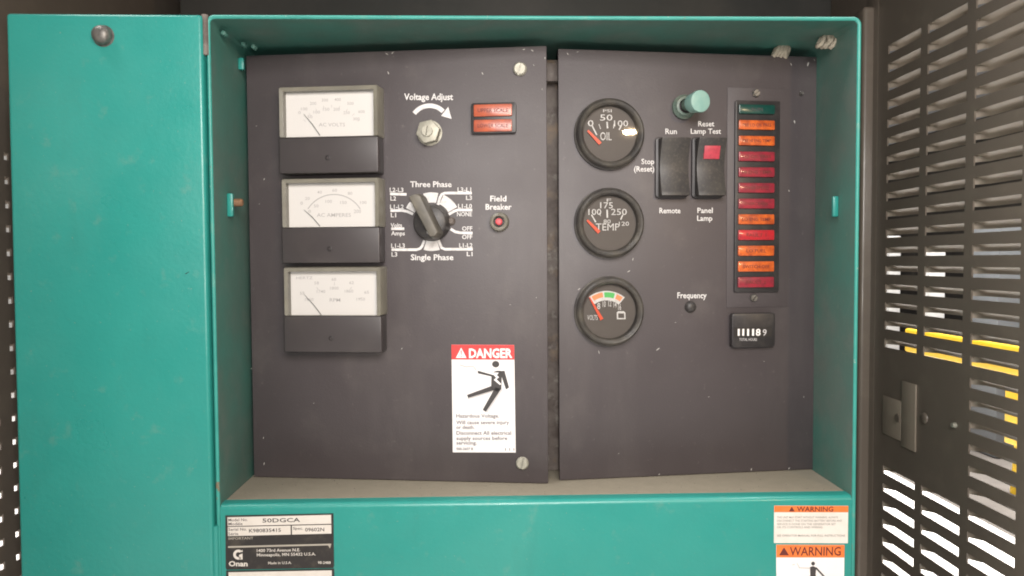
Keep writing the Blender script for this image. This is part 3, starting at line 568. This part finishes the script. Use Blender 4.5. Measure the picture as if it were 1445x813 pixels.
# knob
kx, kz = PL.p(607.3, 313.6, .008)
kn = MB().lathe(kx, kz, [(0, -.0115), (.0120, -.0115), (.0132, -.0105), (.0138, -.006), (.0150, -.0035), (.0152, -.0006)], 44).build('selector_knob', M['black_dusty'], pl); tag(kn, 'black rotary selector knob with raised grip')
kp0, kp1 = Vector(PL.p(583.0, 274.0, .026)), Vector(PL.p(612.5, 331.0, .026)); dv = (kp1-kp0).normalized(); nv = Vector((-dv.y, dv.x)); hw = .0046
def bar(w0, e): 
    a_, b_ = kp0-dv*e, kp1+dv*e; tip = a_+dv*w0*.9
    return [tuple(a_+dv*.001+nv*w0*.55), tuple(a_-nv*w0*.9), tuple(b_-nv*w0*.8), tuple(b_+dv*w0*.35), tuple(b_+nv*w0*.8), tuple(tip+nv*w0)]
MB().prism(bar(hw, 0), -.0275, -.011, bar(hw*1.3, .0012)).build('grip', M['grip'], kn, bevel=.0009, seg=3)
p_ = Vector(PL.p(601.5, 324.5, .0118)); q_ = Vector(PL.p(604.2, 331.0, .0118)); 
MB().flat([tuple(p_), tuple(p_+Vector((.0022, .0002))), tuple(q_+Vector((.0004, 0))), tuple(q_-Vector((.0010, -.0008)))], -.0117).build('pointer_mark', M['print'], kn, smooth=0)
x, z = PL.p(636.5, 312.0, .002); MB().lathe(x, z, [(0, -.0042), (.0020, -.0040), (.0032, -.0025), (.0034, -.0002)], 16).build('stop_screw', M['rust'], kn)
# field breaker
letter(PL, pl, [('Field', 691.8, 714.6, 284.2, 7.9), ('Breaker', 685.2, 722.0, 295.9, 8.0)])
x, z = PL.p(704.4, 313.2, .003); fb = MB().lathe(x, z, [(.0040, -.0022), (.0046, -.0060), (.0058, -.0066), (.0070, -.0058), (.0074, -.0030), (.0080, -.0004)], 32).build('breaker_collar', M['clear'], pl); tag(fb, 'pale collar of the red field breaker button')
MB().lathe(x, z, [(0, -.0016), (.0046, -.0016)], 24).build('well', M['black'], fb)
MB().lathe(x, z, [(0, -.0072), (.0018, -.0071), (.0027, -.0062), (.0028, -.001)], 24).build('push_button', M['breaker_red'], fb)
# danger label
dg = MB().prism([PL.p(*q) for q in ((637.2, 486.4), (725.6, 486.8), (727.8, 638.6), (639.0, 638.2))], -.0004, 0).build('danger_label', M['sticker'], pl, smooth=0); tag(dg, 'white danger sticker with red header and shocked figure pictogram')
MB().flat([PL.p(*q) for q in ((637.2, 486.4), (725.6, 486.8), (725.9, 507.6), (637.5, 507.2))], -.0006).build('header', M['danger_red'], dg, smooth=0)
mb = MB(); mb.text('DANGER', PL, 662, 723.2, 504.6, 12.6, .0008, .035); mb.flat([PL.p(*q) for q in ((643.5, 505.0), (658.5, 505.0), (651.0, 490.5))], -.0008); mb.build('header_lettering', M['sticker'], dg, smooth=0)
mb = MB(); mb.flat([PL.p(*q) for q in ((650.2, 494.5), (651.8, 494.5), (651.4, 501), (650.6, 501))], -.0009); mb.flat([PL.p(*q) for q in ((650.3, 502), (651.7, 502), (651.7, 503.6), (650.3, 503.6))], -.0009); mb.build('alert_mark', M['danger_red'], dg, smooth=0)
dz = lambda L_: [PL.p(620+u/3.694, 470+v/3.694) for u, v in L_]
mb = MB(); x, z = dz([(294, 162)])[0]; mb.add([(x+.0030*math.cos(math.radians(t)), -.0006, z+.0027*math.sin(math.radians(t))) for t in range(0, 360, 20)], [tuple(range(18))])
for P_ in ([(272, 206), (300, 196), (320, 196), (326, 222), (324, 292), (302, 306), (270, 288)], [(316, 198), (340, 196), (364, 284), (347, 294), (324, 224)], [(270, 276), (286, 298), (150, 338), (145, 322)],
           [(292, 282), (324, 290), (243, 411), (226, 400)], [(200, 196), (276, 212), (272, 226), (202, 210)], [(174, 168), (182, 180), (196, 192), (186, 188)]): mb.flat(dz(P_), -.0006)
mb.build('pictogram_figure', M['ink_dark'], dg, smooth=0)
mb = MB()
for P_ in ([(198, 188), (286, 205), (310, 206), (300, 219), (312, 230), (298, 240), (324, 266), (316, 270), (284, 243), (297, 233), (285, 219), (200, 195)],): mb.flat(dz(P_), -.0008)
mb.build('pictogram_bolt', M['sticker'], dg, smooth=0)
mb = MB(); mb.ribbon(dz([(106, 165), (140, 176), (176, 172), (192, 192)]), .0010, -.0007)
mb.flat(dz([(148, 339), (286, 300), (288, 304), (150, 345)]), -.00055); mb.flat(dz([(245, 412), (326, 292), (331, 294), (249, 415)]), -.00055); mb.build('pictogram_shadow', M['ink'], dg, smooth=0)
mb = MB(); z6 = lambda x0, x1, y, cap, t: mb.text(t, PL, 635+x0/11.61, 635+x1/11.61, 575+y/11.61, cap, .0006, .014)
z6(105, 808, 165, 5.2, 'Hazardous Voltage.'); z6(105, 970, 272, 5.2, 'Will cause severe injury'); z6(105, 405, 350, 5.0, 'or death.')
z6(108, 1005, 445, 5.2, 'Disconnect All electrical'); z6(108, 940, 530, 5.0, 'supply sources before'); z6(108, 440, 605, 5.0, 'servicing.'); z6(108, 380, 695, 3.4, '500-2607 B'); z6(905, 1055, 705, 3.6, '1 1 1')
mb.build('small_print', mat('label_text_ink', (0.11, 0.095, 0.11), 0.6), dg, smooth=0)
# screws
def slot_screw(F, root, px, py, R, rot, m='zinc', off=.0015, name='panel_screw'):
    x, z = F.p(px, py, off); mb = MB()
    s0 = MB().lathe(x, z, [(R*.25, -.0012), (R*.9, -.0012), (R*1.02, -.0002)], 24)
    mb.add(s0.v, s0.f); mb.disc(x, z, R*.3, -.0012, 12)
    for s_ in (0, 180):
        arc_ = [(math.radians(t+s_+rot)) for t in range(8, 173, 10)]
        P_ = [(x+R*math.cos(t), z+R*math.sin(t)) for t in arc_]; Q_ = [(x+R*.8*math.cos(t), z+R*.8*math.sin(t)) for t in arc_]
        mb.prism(Q_, -.0034, -.0021, P_); mb.prism(P_, -.0021, -.0006)
    return mb.build(name, M[m], root, smooth=35)
slot_screw(PL, pl, 733.8, 97.3, .0053, 75); slot_screw(PL, pl, 737.0, 654.0, .0051, 78)
# chips and scratches in the black paint
def chips(F, root, L_, m='chip', name='paint_chips', yo=.0003):
    mb = MB()
    for px, py, l_, ang in L_:
        x, z = F.p(px, py); a_ = math.radians(ang); l_ = l_*.00052; w_ = max(.0004, l_*.28*random.uniform(.7, 1.3)); P_ = []
        for k_ in range(7):
            t = 2*math.pi*k_/7; rr = random.uniform(.65, 1.1); u, v = l_/2*rr*math.cos(t), w_/2*rr*math.sin(t); P_.append((x+u*math.cos(a_)-v*math.sin(a_), z+u*math.sin(a_)+v*math.cos(a_)))
        mb.flat(P_, -yo)
    o = mb.build(name, M[m], root, smooth=0); o['kind'] = 'stuff'; return o
chips(PL, pl, [(548, 103, 6, -70), (681, 104, 6, -65), (546, 76.5, 6, -30), (554, 74.8, 6, 40), (739, 70, 5, 20), (751, 71.5, 5, -40), (753, 92, 4, -60), (769, 82, 4, -80), (373, 253, 4, 60), (366, 288, 3, 20),
               (355, 520, 4, 40), (372, 618, 4, 80), (373, 654, 5, 80), (411, 675.3, 3, 20), (466, 676.0, 3, 40), (570, 679.5, 4, 60), (443, 569, 3, 30), (567, 492, 4, 50), (418, 318, 4, 85), (535, 311, 4, -50), (535, 350, 3, 0), (362, 178, 3, 0), (720, 430, 3, 0), (757, 420, 3, 60), (765, 126, 3, -70)])
chips(PR, pr, [(801, 76, 5, -60), (815, 73.5, 4, 20), (1140, 91, 8, 70), (1149, 85, 5, -60), (1116, 91, 5, -60), (1129, 131, 7, 70), (1121, 172, 7, -75), (1113, 269, 5, -65), (845, 497, 6, -75), (928, 493, 8, 35), (887, 383, 6, 30), (893, 366, 6, 80), (925, 198, 4, 45), (1020, 228, 4, -40),
               (1060, 662.3, 5, 80), (1113, 661, 5, 50), (930, 669.5, 4, 60), (1134, 560, 4, 80), (817, 408, 5, 40), (1078, 510, 3, 0), (953, 455, 3, 0), (1000, 560, 3, 10), (873, 640, 3, 30)])

# ------------------------------------------------------------------ right instrument panel
def gauge(name, label, px, py, prints):
    x, z = PR.p(px, py, .0085); R = .0278
    body = MB().lathe(x, z, [(R+.0012, -.0002), (R+.0012, -.0030), (R+.0004, -.0034), (R, -.0080), (R-.0008, -.0100), (R-.0022, -.0108), (R-.0036, -.0102), (R-.0048, -.0086), (R-.0052, -.0060), (R-.0056, -.0030)], 64).build(name, M['bezel'], pr); tag(body, label)
    MB().lathe(x, z, [(0, -.0032), (R-.0054, -.0032)], 48).build('dial', M['dial'], body)
    MB().lathe(x, z, [(0, -.0084), (R-.0048, -.0080)], 48).build('glass', M['glass'], body, smooth=80)
    for nm, m, fn in prints:
        mb = MB(); fn(mb); mb.build(nm, M[m], body, smooth=0)
    return body
DB = .0034
def gt(mb, t, x0, x1, yb, cap, bold=.0): mb.text(t, PR, x0, x1, yb, cap, DB+.0002, bold, base=DB)
def gl(mb, pts, wd): mb.ribbon([PR.p(*q, DB) for q in pts], wd*.0006, -DB-.0001)
def gneedle(mb, a_, b_, w0, w1):
    p, q = Vector(PR.p(*a_, DB+.001)), Vector(PR.p(*b_, DB+.001)); d = (q-p).normalized(); n = Vector((-d.y, d.x))
    mb.prism([tuple(p+n*w0*.0003), tuple(p-n*w0*.0003), tuple(q-n*w1*.0003), tuple(q+n*w1*.0003)], -DB-.0014, -DB-.0008)
zo = lambda u, v: (790+u/5.08, 110+v/5.08)
def oil(mb):
    gt(mb, 'PSI', 851, 863, 158.5, 4.0); gt(mb, '50', 846.8, 864.3, 170.2, 8.6); gt(mb, '0', 829.5, 837.5, 178.2, 8.6); gt(mb, '100', 866.5, 886.3, 178.5, 8.6); gt(mb, 'OIL', 847, 863, 198, 11.5)
    gl(mb, [zo(232, 345), zo(265, 410)], 1.7); gl(mb, [zo(338, 315), zo(342, 362)], 2.0); gl(mb, [zo(280, 332), zo(292, 366)], 1.0); gl(mb, [zo(440, 345), zo(425, 372)], 1.7); gl(mb, [zo(388, 330), zo(384, 362)], 1.0)
gauge('oil_pressure_gauge', 'topmost round gauge, oil pressure, with a bright lamp reflection', 862.6, 187.6, [('dial_print', 'print', oil), ('needle', 'red_needle', lambda mb: gneedle(mb, zo(290, 472), zo(200, 378), 4.6, 2.6))])
zt_ = lambda u, v: (810+u/8.13, 265+v/8.13)
def temp(mb):
    q = lambda t, u0, u1, v, cap: gt(mb, t, 810+u0/8.13, 810+u1/8.13, 265+v/8.13, cap)
    q('100', 165, 312, 312, 8.6); q('175', 300, 445, 236, 8.6); q('250', 425, 605, 312, 8.8); q('80', 338, 420, 408, 5.4); q('120', 515, 630, 436, 5.8); q('TEMP', 250, 520, 490, 10.0); q('F', 375, 425, 160, 4.4)
    gl(mb, [zt_(200, 310), zt_(250, 395)], 1.7); gl(mb, [zt_(380, 252), zt_(382, 345)], 2.0); gl(mb, [zt_(560, 310), zt_(535, 365)], 1.7); gl(mb, [zt_(290, 290), zt_(305, 325)], .9)
gauge('temperature_gauge', 'middle round gauge marked TEMP', 862.4, 314.6, [('dial_print', 'print', temp), ('needle', 'red_needle', lambda mb: gneedle(mb, zt_(288, 512), zt_(150, 372), 4.8, 2.6))])
zv = lambda u, v: (810+u/8.13, 390+v/8.13); cv = (372, 500)
def vsec(mb, r0, r1, a0, a1, off):
    n = 10; A = [zv(cv[0]+r*math.sin(math.radians(a)), cv[1]-r*math.cos(math.radians(a))) for r, rng in ((r1, range(n+1)), (r0, range(n, -1, -1))) for a in [a0+(a1-a0)*i/n for i in rng]]
    mb.flat([PR.p(*q, DB) for q in A], -DB-off)
def volt_white(mb):
    vsec(mb, 225, 333, -37, 39, .0001)
    for t, u, v in (('8', 283, 375), ('10', 345, 352), ('12', 410, 345), ('14', 470, 358), ('16', 522, 385)):
        gt(mb, t, 810+(u-17)/8.13, 810+(u+17)/8.13, 390+v/8.13, 8.6, .004)
    gt(mb, 'VOLTS', 810+152/8.13, 810+270/8.13, 390+500/8.13, 7.0)
    q = [PR.p(*zv(*c), DB) for c in ((490, 415), (505, 400), (570, 400), (588, 415), (592, 492), (492, 492))]; mb.flat(q, -DB-.0001)
def volt_orange(mb):
    vsec(mb, 262, 318, -33, -8, .0002); vsec(mb, 262, 318, 22, 36, .0002)
def volt_dark(mb):
    q = [PR.p(*zv(*c), DB) for c in ((505, 425), (574, 425), (576, 478), (506, 478))]; mb.flat(q, -DB-.00025)
gauge('battery_voltmeter', 'lowest round gauge, battery voltmeter with coloured band', 862.2, 440.0, [('dial_print', 'print', volt_white), ('orange_bands', 'orange_band', volt_orange), ('green_band', 'green_band', lambda mb: vsec(mb, 258, 318, -5, 18, .0002)), ('battery_symbol', 'dial', volt_dark), ('needle', 'red_needle', lambda mb: gneedle(mb, zv(318, 495), zv(178, 240), 4.6, 1.6))])
# rocker switches
def rocker(x0, x1, y0, y1, label, lit):
    a, b = PR.p(x0, y0, .006), PR.p(x1, y1, .006); X0, X1, ZT, ZB_ = a[0], b[0], a[1], b[1]
    fr = MB().prism(rrect(X0-.0006, X1+.0006, ZB_-.0006, ZT+.0006, .003, 4), -.0030, 0).build('rocker_switch', M['black'], pr, bevel=.0008); tag(fr, label)
    h = ZT-ZB_; N_ = 12; P_ = [(-.0028, ZB_+.001)]
    for i in range(N_+1):
        t = i/N_; yy = -(.0070+.0062*abs(2*t-1)**1.6*(1.0 if t > .5 else .85)); P_.append((yy, ZB_+.001+(h-.002)*t))
    P_.append((-.0028, ZT-.001))
    MB().xprism(P_, X0+.0016, X1-.0004).build('rocker', M['black_dusty'], fr, bevel=.0007, smooth=30)
    if lit:
        p, q = PR.p(995.2, 205.2, .012), PR.p(1016.2, 224.2, .0105); zt, zb = p[1], q[1]
        yy = lambda z_: -(.0070+.0062*abs(2*((z_-ZB_-.001)/(h-.002))-1)**1.6)-.0008
        m_ = MB(); m_.add([(p[0], yy(zt), zt), (q[0], yy(zt), zt), (q[0], yy(zb)-.0004, zb), (p[0], yy(zb)-.0004, zb), (p[0], yy(zt)+.002, zt), (q[0], yy(zt)+.002, zt), (q[0], yy(zb)+.002, zb), (p[0], yy(zb)+.002, zb)],
                          [(0, 1, 2, 3), (0, 4, 5, 1), (1, 5, 6, 2), (2, 6, 7, 3), (3, 7, 4, 0)]); m_.build('lamp_window', M['red_window'], fr, bevel=.0003)
rocker(928.0, 971.5, 193.5, 278.5, 'plain black rocker switch marked Run and Remote', False); rocker(980.0, 1022.0, 193.5, 278.5, 'black rocker switch with a red lamp window', True)
letter(PR, pr, [('Run', 938.8, 955.0, 189.2, 7.6)], bold=.014); letter(PR, pr, [('Reset', 985.2, 1007.7, 178.4, 7.4), ('Lamp Test', 974.6, 1017.2, 188.8, 7.2)], bold=.014); letter(PR, pr, [('Stop', 905.0, 923.0, 231.6, 7.4), ('(Reset)', 894.6, 923.2, 242.2, 7.6)], bold=.014)
letter(PR, pr, [('Remote', 930.4, 960.0, 301.0, 7.6)], bold=.014); letter(PR, pr, [('Panel', 984.0, 1005.5, 300.6, 7.4), ('Lamp', 983.6, 1005.0, 311.6, 7.4)], bold=.014); letter(PR, pr, [('Frequency', 955.6, 996.8, 420.8, 8.2)], bold=.014)
# bent push button (reset)
bx, bz = PR.p(965.5, 151.0, .002)
pb_ = MB().lathe(bx, bz, [(.0100, -.0002), (.0100, -.0028), (.0088, -.0040), (.0078, -.0062), (.0060, -.0066), (.0050, -.0040)], 32).build('reset_button', M['button_dark'], pr); tag(pb_, 'pale green push button leaning out over its collar')
hx_, hz_ = PR.p(989.2, 142.6, .026); cx2, cz2 = PR.p(969.5, 147.8, .006)
ax_ = Vector((hx_-cx2, -.026+.006, hz_-cz2)); ax_n = ax_.normalized()
p0 = Vector((cx2, -.004, cz2)); p1 = Vector((hx_, -.026, hz_))
MB().tube([p0, p0+(p1-p0)*.55], .0046, 20).build('stem', M['button_dark'], pb_)
MB().tube([p0+(p1-p0)*.45+Vector((0, .0, 0)), p1-ax_n*.0014, p1-ax_n*.0004, p1], [.0076, .0088, .0085, .0074], 28).build('cap', M['button_green'], pb_, smooth=50)
# indicator lamp column
a, b = PR.p(1027, 123, .001), PR.p(1112, 433, .001)
col_ = MB().box(a[0], b[0], -.0006, 0, b[1], a[1]).build('indicator_plate', M['panel'], pr, bevel=.0004); tag(col_, 'slim plate carrying twelve stacked indicator lenses')
a, b = PR.p(1038, 141.5, .003), PR.p(1099, 412, .003)
MB().prism(rrect(a[0], b[0], b[1], a[1], .001, 2), -.0032, -.0009).build('lamp_bezel', M['black'], col_, bevel=.0005)
kinds = ['green_lens', 'orange_lens', 'orange_lens', 'crimson_lens', 'crimson_lens', 'crimson_lens', 'crimson_lens', 'orange_lens', 'red_lens', 'orange_lens', 'orange_lens', 'crimson_lens']
words = ['RUN', 'PRE LO OIL PRES', 'PRE HI ENG TEMP', 'LO OIL PRES', 'HI ENG TEMP', 'OVERSPEED', 'OVERCRANK', 'LO ENG TEMP', 'FAULT 1', 'LO FUEL', 'SWITCH OFF', 'FAULT 2']
lens_by = {}
for i, k_ in enumerate(kinds):
    yc = 154.2+22.2*i; xl = 1043.2-(i*.12)
    p, q = PR.p(xl, yc-7.2, .005), PR.p(xl+50.4, yc+7.0, .005); cx_, cz_ = (p[0]+q[0])/2, (p[1]+q[1])/2
    o = MB().prism(rrect(-(q[0]-p[0])/2, (q[0]-p[0])/2, -(p[1]-q[1])/2, (p[1]-q[1])/2, .0007, 2), -.0052, -.0030).build('lens', M[k_], col_, bevel=.0006); o.location = (cx_, 0, cz_)
    wpx = min(40, 3.1*len(words[i])+6)
    MB().text(words[i], PR, xl+25-wpx/2, xl+25+wpx/2, yc+2.2, 4.4, .0054, .008, base=.0052).build('lens_lettering', M['maroon'] if k_ != 'green_lens' else M['ink_dark'], col_, smooth=0)
slot_screw(PR, col_, 1067, 131.5, .0032, 40, 'steel_dark', .0015, 'screw'); slot_screw(PR, col_, 1063.5, 420.5, .0032, 50, 'steel_dark', .0015, 'screw')
# hour meter
a, b = PR.p(1033.2, 442.5, .006), PR.p(1093.6, 489.6, .006)
hm = MB().prism(rrect(a[0], b[0], b[1], a[1], .0022, 3), -.0062, 0).build('hour_meter', M['black'], pr, bevel=.001); tag(hm, 'small black hour meter with white counter digits')
a, b = PR.p(1036.5, 462.5, .0064), PR.p(1089, 475, .0064)
MB().flat([(a[0], b[1]), (b[0], b[1]), (b[0], a[1]), (a[0], a[1])], -.0064).build('counter_window', M['plate_black'], hm, smooth=0)
mb = MB()
for i, (dg_, x0, x1) in enumerate((('1', 1040.8, 1043.6), ('1', 1047.2, 1050.0), ('1', 1054.0, 1056.8), ('1', 1061.0, 1063.8), ('8', 1066.2, 1073.0))): mb.text(dg_, PR, x0, x1, 473.6, 9.4, .0066, .02, base=.0064)
mb.build('digits', M['scale'], hm, smooth=0)
mb = MB(); mb.text('9', PR, 1076, 1081.5, 473.6, 9.0, .0066, .01, base=.0064); mb.build('tenths_digit', M['ink'], hm, smooth=0)
mb = MB(); mb.text('TOTAL HOURS', PR, 1043, 1068, 481.0, 3.8, .0064, .008, base=.0062); mb.build('lettering', M['ink'], hm, smooth=0)
x, z = PR.p(975.8, 433.4, .003); fk = MB().lathe(x, z, [(0, -.0040), (.0028, -.0038), (.0042, -.0028), (.0050, -.0002)], 24).build('frequency_trimmer', M['black_dusty'], pr)
slot_screw(PR, pr, 1130.5, 132.0, .0016, 60, 'steel_dark', .001, 'small_screw')

# ------------------------------------------------------------------ knotted cords poking in at the cabinet's top right
def knot(px, py, Y, n, sc, label):
    c = at(px, py, Y); root = empty('cord_knot', c); tag(root, label, 'cord'); 
    for i in range(n):
        u = (i-(n-1)/2)/n*.85; ph = random.uniform(-1.5, 1.5); pts = []
        for k_ in range(13):
            t = 2*math.pi*k_/12; pts.append((sc*(u*1.7+.30*math.sin(t+ph)), sc*.42*math.cos(t), sc*(.50*math.sin(t)+.08*math.sin(3*t+i))))
        o = MB().tube(pts, sc*.23, 9).build('strand', M['cord']); o.parent = root
    o = MB().tube([(0, sc*.2, 0), (sc*.2, sc*.4, sc*.4), (sc*.1, sc*.8, sc*.9)], sc*.16, 8).build('tail', M['cord']); o.parent = root
knot(1166.5, 58.5, 0.040, 4, .0082, 'whitish knotted cord end in the cabinet top right corner')
knot(1102.5, 73.0, 0.069, 4, .0084, 'duller knotted cord end resting on the right panel top edge')
